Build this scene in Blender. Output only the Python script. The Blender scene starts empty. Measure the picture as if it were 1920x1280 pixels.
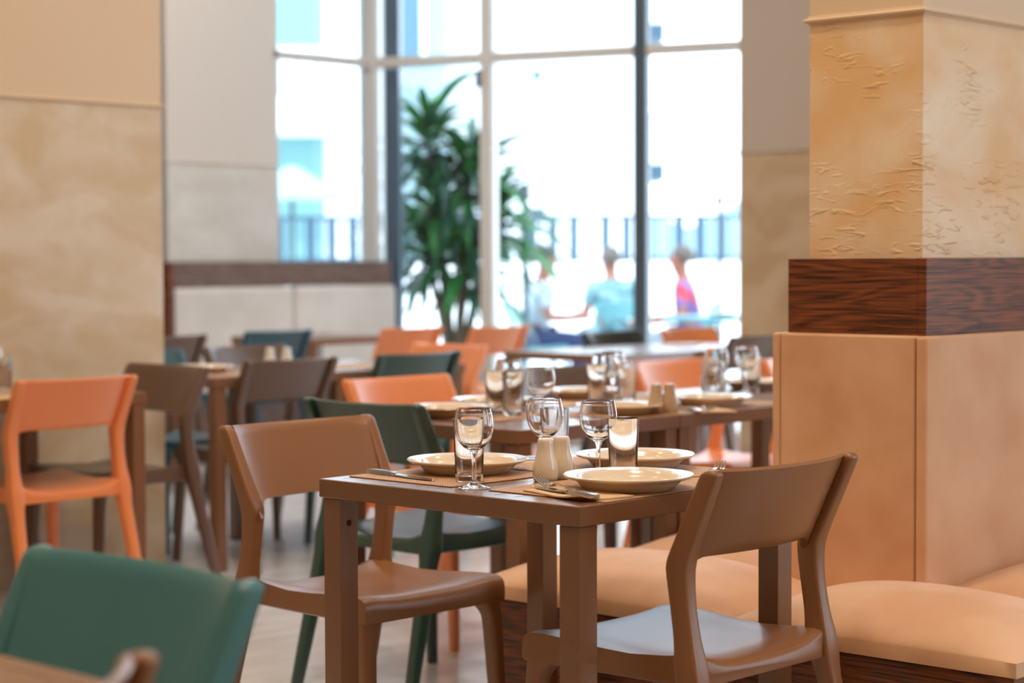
import bpy, bmesh, math, random
from mathutils import Vector, Matrix, Euler
random.seed(7)
S = bpy.context.scene
COL = S.collection
# ------------------------------------------------------------------ camera
# world X / Y follow the building's two wall directions; origin = near corner of the front table
CAM = Vector((-2.7175, -2.3800, 1.2))
YAW, PITCH, ROLL = math.radians(43.15), math.radians(2.347), 0.0040
fw0 = Vector((math.cos(YAW), math.sin(YAW), 0)); rt0 = Vector((math.sin(YAW), -math.cos(YAW), 0)); up0 = Vector((0, 0, 1))
fw = fw0*math.cos(PITCH) - up0*math.sin(PITCH)
up = up0*math.cos(PITCH) + fw0*math.sin(PITCH)
rt = rt0*math.cos(ROLL) - up*math.sin(ROLL)
up = up*math.cos(ROLL) + rt0*math.sin(ROLL)
cd = bpy.data.cameras.new('camera'); cam = bpy.data.objects.new('camera', cd); COL.objects.link(cam)
M = Matrix((rt, up, -fw)).transposed().to_4x4(); M.translation = CAM
cam.matrix_world = M
cd.sensor_width = 36.0; cd.lens = 70.0; cd.clip_end = 300
cd.dof.use_dof = True; cd.dof.focus_distance = 3.95; cd.dof.aperture_fstop = 2.8; cd.dof.aperture_blades = 0
S.camera = cam
# ------------------------------------------------------------------ sky, lamps, exposure
W = bpy.data.worlds.new('sky'); S.world = W; W.use_nodes = True
bg = W.node_tree.nodes['Background']; bg.inputs[0].default_value = (0.80, 0.90, 1.0, 1); bg.inputs[1].default_value = 4.4
sl = bpy.data.lights.new('sun', 'SUN'); sl.energy = 3.0; sl.angle = math.radians(1.0); sl.color = (1.0, 0.96, 0.90)
sun = bpy.data.objects.new('sun', sl); COL.objects.link(sun)      # high behind the dining room: lights the buildings across the terrace
sun.rotation_euler = Vector((0.80*math.cos(math.radians(52)), 0.60*math.cos(math.radians(52)), -math.sin(math.radians(52)))).to_track_quat('-Z', 'Y').to_euler()
def lamp(name, loc, size, power, color, direction=(0, 0, -1), size_y=None, spread=None):
    l = bpy.data.lights.new(name, 'AREA'); l.energy = power; l.color = color
    l.shape = 'RECTANGLE' if size_y else 'DISK'; l.size = size
    if size_y: l.size_y = size_y
    if spread: l.spread = math.radians(spread)
    o = bpy.data.objects.new(name, l); COL.objects.link(o); o.location = loc
    o.rotation_euler = Vector(direction).to_track_quat('-Z', 'Y').to_euler()
    return o
WARM = (1.0, 0.82, 0.62)
CEIL = 5.0
for (lx, ly, p) in [(-1.6, 1.6, 40), (-1.4, -1.2, 46), (0.1, 0.7, 92), (0.6, -1.8, 40), (0.3, 3.0, 14), (2.2, 2.8, 16),
                    (-0.6, -3.4, 40), (3.6, 0.6, 30), (-3.6, 0.4, 26), (-3.4, -3.2, 22)]:
    lamp('ceiling_lamp_and_fill', (lx, ly, CEIL-0.03), 0.5, p*0.56, WARM)
for (lx, ly, p) in [(3.3, 5.9, 34), (4.3, 6.5, 8), (2.0, 5.6, 18)]:
    lamp('ceiling_lamp_and_fill', (lx, ly, CEIL-0.03), 0.5, p*1.3, (1.0, 0.95, 0.90))  # whiter, stronger lamps added here to brighten the back pillar and bench
S.view_settings.view_transform = 'Standard'; S.view_settings.look = 'None'
S.view_settings.exposure = 0.24; S.view_settings.gamma = 1.0; S.view_settings.use_curve_mapping = False
S.cycles.use_denoising = True; S.cycles.use_adaptive_sampling = True; S.cycles.adaptive_threshold = 0.04
S.cycles.max_bounces = 14; S.cycles.transmission_bounces = 14; S.cycles.transparent_max_bounces = 16; S.cycles.diffuse_bounces = 5; S.cycles.glossy_bounces = 6
S.cycles.sample_clamp_indirect = 6.0; S.cycles.caustics_refractive = True; S.cycles.caustics_reflective = False; S.cycles.blur_glossy = 0.5

# ------------------------------------------------------------------ materials
def lin(c):
    if isinstance(c, str): c = [int(c[i:i+2], 16)/255 for i in (1, 3, 5)]
    return tuple(x/12.92 if x <= 0.04045 else ((x+0.055)/1.055)**2.4 for x in c) + (1,)
def mat(name, color, rough=0.5, color2=None, nscale=(3, 3, 3), ndetail=4, bump=0.0, bscale=None, metal=0.0, spec=0.5, sheen=0.0,
        rough2=None, lo=0.35, hi=0.65, distort=0.0, coat=0.0, trans=0.0, ior=1.5, bdist=0.01, emit=None):
    m = bpy.data.materials.new(name); m.use_nodes = True; nt = m.node_tree; N = nt.nodes; K = nt.links
    b = N['Principled BSDF']
    b.inputs['Base Color'].default_value = lin(color); b.inputs['Roughness'].default_value = rough
    b.inputs['Metallic'].default_value = metal; b.inputs['Specular IOR Level'].default_value = spec; b.inputs['IOR'].default_value = ior
    if sheen: b.inputs['Sheen Weight'].default_value = sheen; b.inputs['Sheen Roughness'].default_value = 0.5
    if coat: b.inputs['Coat Weight'].default_value = coat; b.inputs['Coat Roughness'].default_value = 0.2
    if trans: b.inputs['Transmission Weight'].default_value = trans
    if color2 or bump:
        tc = N.new('ShaderNodeTexCoord')
        mp = N.new('ShaderNodeMapping'); mp.inputs['Scale'].default_value = nscale; K.new(tc.outputs['Object'], mp.inputs[0])
        n = N.new('ShaderNodeTexNoise'); n.inputs['Scale'].default_value = 1.0; n.inputs['Detail'].default_value = ndetail
        n.inputs['Distortion'].default_value = distort; K.new(mp.outputs[0], n.inputs['Vector'])
        if color2:
            r = N.new('ShaderNodeValToRGB'); r.color_ramp.elements[0].position = lo; r.color_ramp.elements[1].position = hi
            r.color_ramp.elements[0].color = lin(color); r.color_ramp.elements[1].color = lin(color2)
            K.new(n.outputs[0], r.inputs[0]); K.new(r.outputs[0], b.inputs['Base Color'])
        if rough2 is not None:
            mr = N.new('ShaderNodeMapRange'); mr.inputs['From Min'].default_value = lo; mr.inputs['From Max'].default_value = hi
            mr.inputs['To Min'].default_value = rough; mr.inputs['To Max'].default_value = rough2
            K.new(n.outputs[0], mr.inputs[0]); K.new(mr.outputs[0], b.inputs['Roughness'])
        if bump:
            if bscale:
                mp2 = N.new('ShaderNodeMapping'); mp2.inputs['Scale'].default_value = bscale; K.new(tc.outputs['Object'], mp2.inputs[0])
                n2 = N.new('ShaderNodeTexNoise'); n2.inputs['Scale'].default_value = 1.0; n2.inputs['Detail'].default_value = 5
                n2.inputs['Distortion'].default_value = distort; K.new(mp2.outputs[0], n2.inputs['Vector']); src = n2
            else: src = n
            bp = N.new('ShaderNodeBump'); bp.inputs['Strength'].default_value = bump; bp.inputs['Distance'].default_value = bdist
            K.new(src.outputs[0], bp.inputs['Height']); K.new(bp.outputs[0], b.inputs['Normal'])
    if emit: b.inputs['Emission Color'].default_value = lin(color); b.inputs['Emission Strength'].default_value = emit
    return m
def pane_mat(name, tint=(0.93, 0.97, 1.0)):
    m = bpy.data.materials.new(name); m.use_nodes = True; nt = m.node_tree; N = nt.nodes; K = nt.links
    N.remove(N['Principled BSDF']); out = N['Material Output']
    t = N.new('ShaderNodeBsdfTransparent'); t.inputs[0].default_value = tint+(1,)
    g = N.new('ShaderNodeBsdfGlossy'); g.inputs['Roughness'].default_value = 0.02
    f = N.new('ShaderNodeFresnel'); f.inputs[0].default_value = 1.35; mx = N.new('ShaderNodeMixShader')
    K.new(f.outputs[0], mx.inputs[0]); K.new(t.outputs[0], mx.inputs[1]); K.new(g.outputs[0], mx.inputs[2]); K.new(mx.outputs[0], out.inputs[0])
    return m
def plaster_mat(name, c1, c2, strong):
    m = bpy.data.materials.new(name); m.use_nodes = True; nt = m.node_tree; N = nt.nodes; K = nt.links; b = N['Principled BSDF']
    tc = N.new('ShaderNodeTexCoord')
    mp = N.new('ShaderNodeMapping'); mp.inputs['Scale'].default_value = (2.2, 2.2, 4.0); K.new(tc.outputs['Object'], mp.inputs[0])
    n = N.new('ShaderNodeTexNoise'); n.inputs['Scale'].default_value = 1.3; n.inputs['Detail'].default_value = 8; n.inputs['Distortion'].default_value = 0.55
    K.new(mp.outputs[0], n.inputs['Vector'])
    r = N.new('ShaderNodeValToRGB'); e = r.color_ramp.elements; e[0].position = 0.38; e[1].position = 0.66
    e[0].color = lin(c1); e[1].color = lin(c2); K.new(n.outputs[0], r.inputs[0]); K.new(r.outputs[0], b.inputs['Base Color'])
    mr = N.new('ShaderNodeMapRange'); mr.inputs['From Min'].default_value = 0.38; mr.inputs['From Max'].default_value = 0.66
    mr.inputs['To Min'].default_value = 0.50; mr.inputs['To Max'].default_value = 0.24; K.new(n.outputs[0], mr.inputs[0]); K.new(mr.outputs[0], b.inputs['Roughness'])
    # trowel strokes: short slanted ridges that come and go
    mp2 = N.new('ShaderNodeMapping'); mp2.inputs['Rotation'].default_value = (0.75, 0.75, 0.3); mp2.inputs['Scale'].default_value = (16, 16, 70)
    K.new(tc.outputs['Object'], mp2.inputs[0])
    n2 = N.new('ShaderNodeTexNoise'); n2.inputs['Scale'].default_value = 1.0; n2.inputs['Detail'].default_value = 3; n2.inputs['Distortion'].default_value = 0.7
    K.new(mp2.outputs[0], n2.inputs['Vector'])
    mk = N.new('ShaderNodeTexNoise'); mk.inputs['Scale'].default_value = 5.0; mk.inputs['Detail'].default_value = 2; K.new(tc.outputs['Object'], mk.inputs['Vector'])
    mk2 = N.new('ShaderNodeMapRange'); mk2.inputs['From Min'].default_value = 0.48; mk2.inputs['From Max'].default_value = 0.62; K.new(mk.outputs[0], mk2.inputs[0])
    st = N.new('ShaderNodeMapRange'); st.inputs['From Min'].default_value = 0.55; st.inputs['From Max'].default_value = 0.68; K.new(n2.outputs[0], st.inputs[0])
    mu = N.new('ShaderNodeMath'); mu.operation = 'MULTIPLY'; K.new(mk2.outputs[0], mu.inputs[0]); K.new(st.outputs[0], mu.inputs[1])
    ad = N.new('ShaderNodeMath'); ad.operation = 'MULTIPLY_ADD'; K.new(n.outputs[0], ad.inputs[0]); ad.inputs[1].default_value = 0.8; K.new(mu.outputs[0], ad.inputs[2])
    bp = N.new('ShaderNodeBump'); bp.inputs['Strength'].default_value = strong; bp.inputs['Distance'].default_value = 0.006
    K.new(ad.outputs[0], bp.inputs['Height']); K.new(bp.outputs[0], b.inputs['Normal'])
    return m
def wood_mat(name, c1, c2, rough=0.45, scale=(2.0, 2.0, 60)):
    m = bpy.data.materials.new(name); m.use_nodes = True; nt = m.node_tree; N = nt.nodes; K = nt.links; b = N['Principled BSDF']
    tc = N.new('ShaderNodeTexCoord'); mp = N.new('ShaderNodeMapping'); mp.inputs['Scale'].default_value = (1.1, 1.1, 11.0); K.new(tc.outputs['Object'], mp.inputs[0])
    n = N.new('ShaderNodeTexNoise'); n.inputs['Scale'].default_value = 1.3; n.inputs['Detail'].default_value = 2; n.inputs['Distortion'].default_value = 0.4
    K.new(mp.outputs[0], n.inputs['Vector'])
    ml = N.new('ShaderNodeMath'); ml.operation = 'MULTIPLY'; K.new(n.outputs[0], ml.inputs[0]); ml.inputs[1].default_value = 60
    sn = N.new('ShaderNodeMath'); sn.operation = 'SINE'; K.new(ml.outputs[0], sn.inputs[0])
    mp2 = N.new('ShaderNodeMapping'); mp2.inputs['Scale'].default_value = (7, 7, 300); K.new(tc.outputs['Object'], mp2.inputs[0])
    n2 = N.new('ShaderNodeTexNoise'); n2.inputs['Scale'].default_value = 1.0; n2.inputs['Detail'].default_value = 3; K.new(mp2.outputs[0], n2.inputs['Vector'])
    ma = N.new('ShaderNodeMath'); ma.operation = 'MULTIPLY_ADD'; K.new(sn.outputs[0], ma.inputs[0]); ma.inputs[1].default_value = 0.10; K.new(n2.outputs[0], ma.inputs[2])
    r = N.new('ShaderNodeValToRGB'); e = r.color_ramp.elements; e[0].position = 0.30; e[1].position = 0.68; e[0].color = lin(c1); e[1].color = lin(c2)
    K.new(ma.outputs[0], r.inputs[0]); K.new(r.outputs[0], b.inputs['Base Color']); b.inputs['Roughness'].default_value = rough
    bp = N.new('ShaderNodeBump'); bp.inputs['Strength'].default_value = 0.25; bp.inputs['Distance'].default_value = 0.002; K.new(ma.outputs[0], bp.inputs['Height']); K.new(bp.outputs[0], b.inputs['Normal'])
    return m
def weave_mat(name, c1, c2):
    m = bpy.data.materials.new(name); m.use_nodes = True; nt = m.node_tree; N = nt.nodes; K = nt.links; b = N['Principled BSDF']
    tc = N.new('ShaderNodeTexCoord'); ck = N.new('ShaderNodeTexChecker'); ck.inputs['Scale'].default_value = 400
    ck.inputs[1].default_value = lin(c1); ck.inputs[2].default_value = lin(c2); K.new(tc.outputs['Object'], ck.inputs[0])
    K.new(ck.outputs[0], b.inputs['Base Color']); b.inputs['Roughness'].default_value = 0.7
    bp = N.new('ShaderNodeBump'); bp.inputs['Strength'].default_value = 0.5; bp.inputs['Distance'].default_value = 0.001
    K.new(ck.outputs[1], bp.inputs['Height']); K.new(bp.outputs[0], b.inputs['Normal'])
    return m
def plastic(name, c): return mat(name, c, 0.34, ior=1.6, bump=0.06, nscale=(900, 900, 900), ndetail=1, bdist=0.0006)
MT = dict(
    brown=plastic('brown_plastic', '#8a5b36'), brownshade=plastic('shade_toned_brown_plastic', '#634a39'), orange=plastic('orange_plastic', '#ee9058'), green=plastic('green_plastic', '#417a7e'), greenshade=plastic('shade_toned_green_plastic', '#2a4740'),  # the darker brown and green copies have the chairs' shade painted into the colour
    charcoal=plastic('charcoal_plastic', '#2b3534'), teal=plastic('teal_plastic', '#1f5361'), aqua=plastic('aqua_plastic', '#5f9aa0'),
    table=mat('table_brown', '#80583d', 0.24, ior=1.65, bump=0.05, nscale=(500, 500, 500), ndetail=1, bdist=0.0005),
    slatgap=mat('slat_gap_dark', '#3a2a20', 0.6),
    steel=mat('stainless_steel', '#c9c4bf', 0.16, metal=1.0), bolt=mat('bolt_dark', '#2c2622', 0.4, metal=0.6),
    ceramic=mat('cream_ceramic', '#e3d2bb', 0.12, coat=0.6), ceramic2=mat('tan_ceramic', '#c4a98a', 0.2, coat=0.4), whiteceramic=mat('white_ceramic', '#e8e4da', 0.2, coat=0.4),
    glass=mat('clear_glass', '#ffffff', 0.0, trans=1.0, ior=1.47),
    mat=weave_mat('woven_mat', '#dcb48c', '#96694a'), napkin=mat('paper_napkin', '#dfba90', 0.85, bump=0.2, nscale=(150, 150, 150)),
    leather=mat('tan_suede', '#cf9b72', 0.62, color2='#dcb08b', nscale=(5, 5, 5), ndetail=6, bump=0.12, bscale=(160, 160, 160), sheen=0.25, bdist=0.002),
    cream=mat('cream_leather', '#dad3ca', 0.6, color2='#e6e0d8', nscale=(3, 3, 3), bump=0.1, bscale=(120, 120, 120), bdist=0.002),
    wood=wood_mat('dark_oak', '#34170a', '#8a4a22', 0.36), woodfar=wood_mat('brown_oak', '#5a4335', '#83685a', 0.45),
    plaster=plaster_mat('trowelled_plaster', '#e4bb88', '#eed8ba', 0.6), plastershade=plaster_mat('shade_toned_plaster', '#b59873', '#c6ae8e', 0.3), paintshade=mat('shade_toned_paint', '#b8a795', 0.6), plasterpale=plaster_mat('white_plaster', '#d3cdc2', '#e4e0d8', 0.3), plasterfar=plaster_mat('pale_plaster', '#cfb793', '#e2d5c2', 0.3),
    paint=mat('beige_paint', '#dcc3a4', 0.6, bump=0.1, nscale=(60, 60, 60), bdist=0.002), paintfar=mat('light_beige_paint', '#ddd3c8', 0.55),
    grout=mat('grout', '#a39a90', 0.8), tile=mat('floor_tile', '#dcdadb', 0.16, color2='#eae8e9', nscale=(2, 7, 2), ndetail=6, rough2=0.24, ior=1.6),
    alu=mat('aluminium_frame', '#d8d5cf', 0.35), darkalu=mat('slate_frame', '#4b5a66', 0.4), pane=pane_mat('window_glass'),
    white=mat('white_render', '#f1f3f4', 0.8, bump=0.05, nscale=(20, 20, 20)), paving=mat('pale_paving', '#dcdfe0', 0.7, color2='#cfd4d6', nscale=(2, 2, 2)),
    tealglass=mat('teal_curtain', '#6f9c9c', 0.5), blueglass=mat('blue_window', '#46697f', 0.2), ceil=mat('ceiling_paint', '#efe6da', 0.8),
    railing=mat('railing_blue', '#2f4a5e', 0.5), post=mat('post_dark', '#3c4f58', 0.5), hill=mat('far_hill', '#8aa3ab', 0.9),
    leaf=mat('plant_leaf', '#1f6b33', 0.4, color2='#3f8f3c', nscale=(1, 1, 4)), leafdark=mat('plant_leaf_dark', '#174f3a', 0.4), bark=mat('plant_bark', '#6b5a45', 0.8, bump=0.5, nscale=(30, 30, 8)),
    pot=mat('plant_pot', '#59636a', 0.6), soil=mat('potting_soil', '#3a2e26', 0.9),
    skin=mat('skin', '#8f5a47', 0.55), hairgrey=mat('hair_grey', '#4f4842', 0.6), hairdark=mat('hair_brown', '#3a2d24', 0.6),
    shirtw=mat('shirt_white', '#aab6c0', 0.8), shirtt=mat('shirt_teal', '#2f6a73', 0.8, color2='#8fb0b6', nscale=(14, 14, 22), ndetail=2),
    shirtl=mat('shirt_lavender', '#6e639a', 0.8, color2='#b53a44', nscale=(7, 7, 7), ndetail=1, lo=0.52, hi=0.6), navy=mat('trousers_navy', '#26365c', 0.8), greyt=mat('trousers_grey', '#7c8790', 0.8),
    shoe=mat('shoe_dark', '#33302e', 0.6),
)
# ------------------------------------------------------------------ mesh helpers
def link(name, me, m, parent=None, smooth=None):
    if m is not None:
        me.materials.clear(); me.materials.append(MT[m] if isinstance(m, str) else m)
    if smooth is not None:
        for p in me.polygons: p.use_smooth = True
        me.set_sharp_from_angle(angle=math.radians(smooth))
    o = bpy.data.objects.new(name, me); COL.objects.link(o)
    if parent: o.parent = parent
    return o
def from_data(name, v, f, m, parent=None, smooth=None):
    me = bpy.data.meshes.new(name); me.from_pydata([tuple(p) for p in v], [], f)
    bm = bmesh.new(); bm.from_mesh(me); bmesh.ops.recalc_face_normals(bm, faces=bm.faces); bm.to_mesh(me); bm.free(); me.update()
    return link(name, me, m, parent, smooth)
def box(name, x0, x1, y0, y1, z0, z1, m, parent=None, bev=0.003, seg=2):
    bm = bmesh.new(); bmesh.ops.create_cube(bm, size=1.0)
    for v in bm.verts: v.co = Vector(((x0+x1)/2 + v.co.x*(x1-x0), (y0+y1)/2 + v.co.y*(y1-y0), (z0+z1)/2 + v.co.z*(z1-z0)))
    if bev: bmesh.ops.bevel(bm, geom=bm.edges[:], offset=bev, segments=seg, profile=0.5, affect='EDGES')
    me = bpy.data.meshes.new(name); bm.to_mesh(me); bm.free()
    o = link(name, me, m, parent)
    if bev:                                   # face-area weighted normals keep the large faces flat
        nn = [Vector() for _ in me.vertices]
        for p in me.polygons:
            p.use_smooth = True
            for i in p.vertices: nn[i] += p.normal*p.area
        me.normals_split_custom_set_from_vertices([tuple(q.normalized()) for q in nn])
    return o
def obox(name, a, b, t, z0, z1, m, parent=None, bev=0.0, off=0.0):
    """upright box standing on the line a-b (plan), thickness t centred on the line"""
    a = Vector(a); b = Vector(b); d = (b-a); L = d.length; o = box(name, -L/2, L/2, -t/2+off, t/2+off, 0, z1-z0, m, None, bev)
    o.location = ((a.x+b.x)/2, (a.y+b.y)/2, z0); o.rotation_euler = (0, 0, math.atan2(d.y, d.x))
    if parent: o.parent = parent
    return o
def rrect(wx, wy, r, n=3):
    r = min(r, wx/2*0.98, wy/2*0.98); pts = []
    for (sx, sy, a0) in ((1, 1, 0), (-1, 1, 90), (-1, -1, 180), (1, -1, 270)):
        for k in range(n+1):
            a = math.radians(a0 + 90*k/n); pts.append((sx*(wx/2-r) + r*math.cos(a), sy*(wy/2-r) + r*math.sin(a)))
    return pts
def loft(rings, cap=True):
    v = []; f = []; n = len(rings[0])
    for r in rings: v += r
    for i in range(len(rings)-1):
        for k in range(n): f.append((i*n+k, i*n+(k+1) % n, (i+1)*n+(k+1) % n, (i+1)*n+k))
    if cap: f.append(tuple(range(n))); f.append(tuple(range((len(rings)-1)*n, len(rings)*n)))
    return v, f
def lathe(name, prof, m, parent=None, n=40, smooth=35):
    v = []; f = []; idx = []
    for (r, z) in prof:
        if r < 1e-6: idx.append([len(v)]*n); v.append((0, 0, z))
        else:
            b = len(v); v += [(r*math.cos(2*math.pi*k/n), r*math.sin(2*math.pi*k/n), z) for k in range(n)]; idx.append([b+k for k in range(n)])
    for i in range(len(prof)-1):
        for k in range(n):
            q = [idx[i][k], idx[i][(k+1) % n], idx[i+1][(k+1) % n], idx[i+1][k]]
            q2 = []
            for t in q:
                if t not in q2: q2.append(t)
            if len(q2) > 2: f.append(tuple(q2))
    return from_data(name, v, f, m, parent, smooth)
def smooth_path(P, n):
    """Catmull-Rom through tuples of any length"""
    out = []
    for i in range(len(P)-1):
        p0 = P[max(i-1, 0)]; p1 = P[i]; p2 = P[i+1]; p3 = P[min(i+2, len(P)-1)]
        for k in range(n):
            t = k/n
            out.append(tuple(0.5*((2*b) + (-a+c)*t + (2*a-5*b+4*c-d)*t*t + (-a+3*b-3*c+d)*t**3) for a, b, c, d in zip(p0, p1, p2, p3)))
    out.append(tuple(P[-1])); return out
def tube(name, pts, m, parent=None, n=8, smooth=50):
    """pts = (x,y,z,r): round sweep"""
    rings = []
    for i, p in enumerate(pts):
        a = Vector(pts[max(i-1, 0)][:3]); b = Vector(pts[min(i+1, len(pts)-1)][:3]); d = (b-a).normalized()
        x = d.cross(Vector((0.13, 0.2, 0.97)) if abs(d.z) < 0.95 else Vector((1, 0, 0))).normalized(); y = d.cross(x)
        rings.append([tuple(Vector(p[:3]) + (x*math.cos(2*math.pi*k/n) + y*math.sin(2*math.pi*k/n))*p[3]) for k in range(n)])
    v, f = loft(rings); return from_data(name, v, f, m, parent, smooth)
def empty(name, loc=(0, 0, 0), rz=0.0):
    o = bpy.data.objects.new(name, None); COL.objects.link(o); o.location = loc; o.rotation_euler = (0, 0, rz); o.empty_display_size = 0.1
    return o
def tag(o, label=None, cat=None, group=None, kind=None):
    if label: o['label'] = label
    if cat: o['category'] = cat
    if group: o['group'] = group
    if kind: o['kind'] = kind
    return o
def children(o): return [c for c in bpy.data.objects if c.parent is o]
KIDS = {}
def dup(root, loc, rz, label=None, group=None, recolor=None):
    r = root.copy(); COL.objects.link(r); r.location = loc; r.rotation_euler = (0, 0, rz)
    if label: r['label'] = label
    if group: r['group'] = group
    if root.name not in KIDS: KIDS[root.name] = [(c, children(c)) for c in children(root)]
    for c, gs in KIDS[root.name]:
        d = c.copy(); COL.objects.link(d); d.parent = r
        for g in gs:
            e = g.copy(); COL.objects.link(e); e.parent = d
    return r
PI = math.pi
# ------------------------------------------------------------------ the setting: floor, ceiling, walls, columns
fl = box('floor', -6.2, 8.6, -6.2, 9.4, -0.12, -0.006, 'grout', bev=0); tag(fl, 'pale stone tiled dining room floor', 'floor', kind='structure')
TS = 0.6; tm = None
for i in range(-6, 14):
    for j in range(-6, 15):
        x = i*TS+0.31; y = j*TS+0.13
        d = Vector((x+TS/2, y+TS/2, 0)) - Vector((CAM.x, CAM.y, 0)); z = d.dot(fw0); s = d.dot(rt0)
        if z < 3.9 or z > 13.3 or abs(s) > 0.30*z+0.5: continue
        if x+TS > 6.7 and y > 6: continue
        if tm is None:
            t = box('tile', 0.002, TS-0.002, 0.002, TS-0.002, -0.006, 0, 'tile', fl, bev=0.0015, seg=1); tm = t.data
        else: t = bpy.data.objects.new('tile', tm); COL.objects.link(t); t.parent = fl
        t.location = (x, y, 0)
tag(box('ceiling', -6.2, 7.6, -6.2, 7.9, CEIL, CEIL+0.15, 'ceil', bev=0), 'plain off-white ceiling over the dining room', 'ceiling', kind='structure')
tag(box('wall_back', -6.4, -6.2, -6.2, 9.0, -0.1, CEIL, 'paint', bev=0), 'beige wall behind the camera', 'wall', kind='structure')
tag(box('wall_left', -6.2, -2.0, 7.7, 7.9, -0.1, CEIL, 'paintfar', bev=0), 'beige wall beyond the left pillar', 'wall', kind='structure')
wrt = empty('wall_right', (0, -6.1, 0)); tag(wrt, 'beige wall with a window to the right of the camera', 'wall', kind='structure')
for (a_, b_, c_, d_) in ((-6.2, 2.2, -0.1, CEIL), (5.2, 7.2, -0.1, CEIL), (2.2, 5.2, -0.1, 0.8), (2.2, 5.2, 4.4, CEIL)): box('wall_panel', a_, b_, -0.1, 0.1, c_, d_, 'paint', wrt, bev=0)
tag(box('daylight_block_right', 7.5, 7.7, -4.2, 0.9, -0.1, CEIL, 'paint', bev=0), 'unseen beige wall beyond the near pillar, added to limit daylight', 'wall', kind='structure')  # unseen wall added to cut daylight from the right
tag(box('wall_far_left', -2.0, 4.2, 7.9, 8.1, -0.1, CEIL, 'paintfar', bev=0), 'beige wall joining the pale back pillar', 'wall', kind='structure')
def column(name, x0, x1, y0, y1, ztrim, mlow, mup, label, base=0.0, over=0.010):
    e = empty(name, ((x0+x1)/2, (y0+y1)/2, base)); tag(e, label, 'pillar', kind='structure')
    a, b, c, d = x0-e.location.x, x1-e.location.x, y0-e.location.y, y1-e.location.y
    box('lower_shaft', a, b, c, d, 0, ztrim-base, mlow, e, bev=0.004)
    box('upper_shaft', a, b, c, d, ztrim-base, CEIL-base, mup, e, bev=0.004)
    # moulding: two-step profile swept round the shaft
    rings = []
    for (o_, z_) in ((0.0, -0.004), (0.003, -0.003), (0.004, 0.0), (over, 0.002), (over+0.0012, 0.006), (over-0.001, 0.0095), (0.003, 0.0105), (0.002, 0.016), (0.0, 0.0165)):
        rings.append([(a-o_, c-o_, ztrim-base+z_), (b+o_, c-o_, ztrim-base+z_), (b+o_, d+o_, ztrim-base+z_), (a-o_, d+o_, ztrim-base+z_)])
    v, f = loft(rings, False); from_data('moulding', v, f, mup, e)
    return e
column('column', 1.29, 2.05, 0.077, 0.392, 1.765, 'plaster', 'paint', 'warm trowelled plaster pillar rising from the near upholstered bench')
column('column', -1.2, 2.056, 3.97, 4.5, 1.80, 'plasterfar', 'paint', 'wide beige plaster pillar behind the left orange chair')
column('column', 4.82, 5.684, 7.6, 8.1, 1.812, 'plasterpale', 'paintfar', 'pale plaster pillar behind the cream bench at the back')
column('column', 6.64, 7.3, 3.3, 4.58, 1.81, 'plastershade', 'paintshade', 'shaded beige plaster pillar right of the tall windows')  # its plaster and paint are darkened: shade of the turned-away face put in colour
# grey pipe-like strip on the far side of the left pillar
tag(box('trim_1', 4.3, 4.818, 7.64, 7.8, 0, CEIL, 'darkalu', bev=0.003), 'slim slate grey strip between the wide left pillar and the pale back pillar', 'trim', kind='structure')

# ------------------------------------------------------------------ windows: corner at (6.6, 7.65)
TR = 2.54
def mull(name, x, y, ang, w, d, z0, z1, m, parent):
    o = box(name, -w/2, w/2, -d/2, d/2, z0, z1, m, parent, bev=0.006); o.location = (x, y, 0); o.rotation_euler = (0, 0, ang); return o
wl = empty('window_1'); tag(wl, 'tall glazed window beside the pale back pillar', 'window', kind='structure')
obox('transom', (5.684, 7.65), (6.6, 7.65), 0.09, TR-0.03, TR+0.03, 'alu', wl, bev=0.006)
obox('bottom_rail', (5.684, 7.65), (6.6, 7.65), 0.09, 0, 0.12, 'alu', wl, bev=0.006)
mull('mullion', 5.70, 7.65, 0, 0.05, 0.09, 0, CEIL, 'alu', wl)
obox('pane', (5.70, 7.66), (6.55, 7.66), 0.012, 0.12, TR-0.03, 'pane', wl)
obox('pane', (5.70, 7.66), (6.55, 7.66), 0.012, TR+0.03, CEIL, 'pane', wl)
wr = empty('window_2'); tag(wr, 'wide slanting window wall with grey frames looking onto the terrace', 'window', kind='structure')
A = Vector((6.6, 7.65)); B = Vector((7.46, 5.19)); dW = (B-A).normalized(); angW = math.atan2(dW.y, dW.x); LW = 3.6
def wp(s): p = A + dW*s; return (p.x, p.y)
obox('transom', wp(0), wp(LW), 0.09, TR-0.035, TR+0.035, 'alu', wr, bev=0.006)
obox('bottom_rail', wp(0), wp(LW), 0.09, 0, 0.10, 'alu', wr, bev=0.006)
mull('corner_mullion', 6.6, 7.66, angW, 0.13, 0.13, 0, CEIL, 'alu', wr)
mull('mullion', *wp(0.873), angW, 0.085, 0.12, 0, CEIL, 'alu', wr)
mull('mullion', *wp(1.955), angW, 0.09, 0.10, 0, CEIL, 'darkalu', wr)
mull('mullion', *wp(2.95), angW, 0.09, 0.10, 0, CEIL, 'darkalu', wr)
for s0, s1 in ((0.06, 0.83), (0.92, 1.91), (2.0, 2.9)):
    obox('pane', wp(s0), wp(s1), 0.012, 0.10, TR-0.035, 'pane', wr)
    obox('pane', wp(s0), wp(s1), 0.012, TR+0.035, CEIL, 'pane', wr)
hd = box('hinge', -0.02, 0.02, -0.02, 0.02, -0.06, 0.06, 'darkalu', wr, bev=0.008); hd.location = (wp(0.82)[0]-0.05, wp(0.82)[1]-0.02, 2.40)

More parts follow.
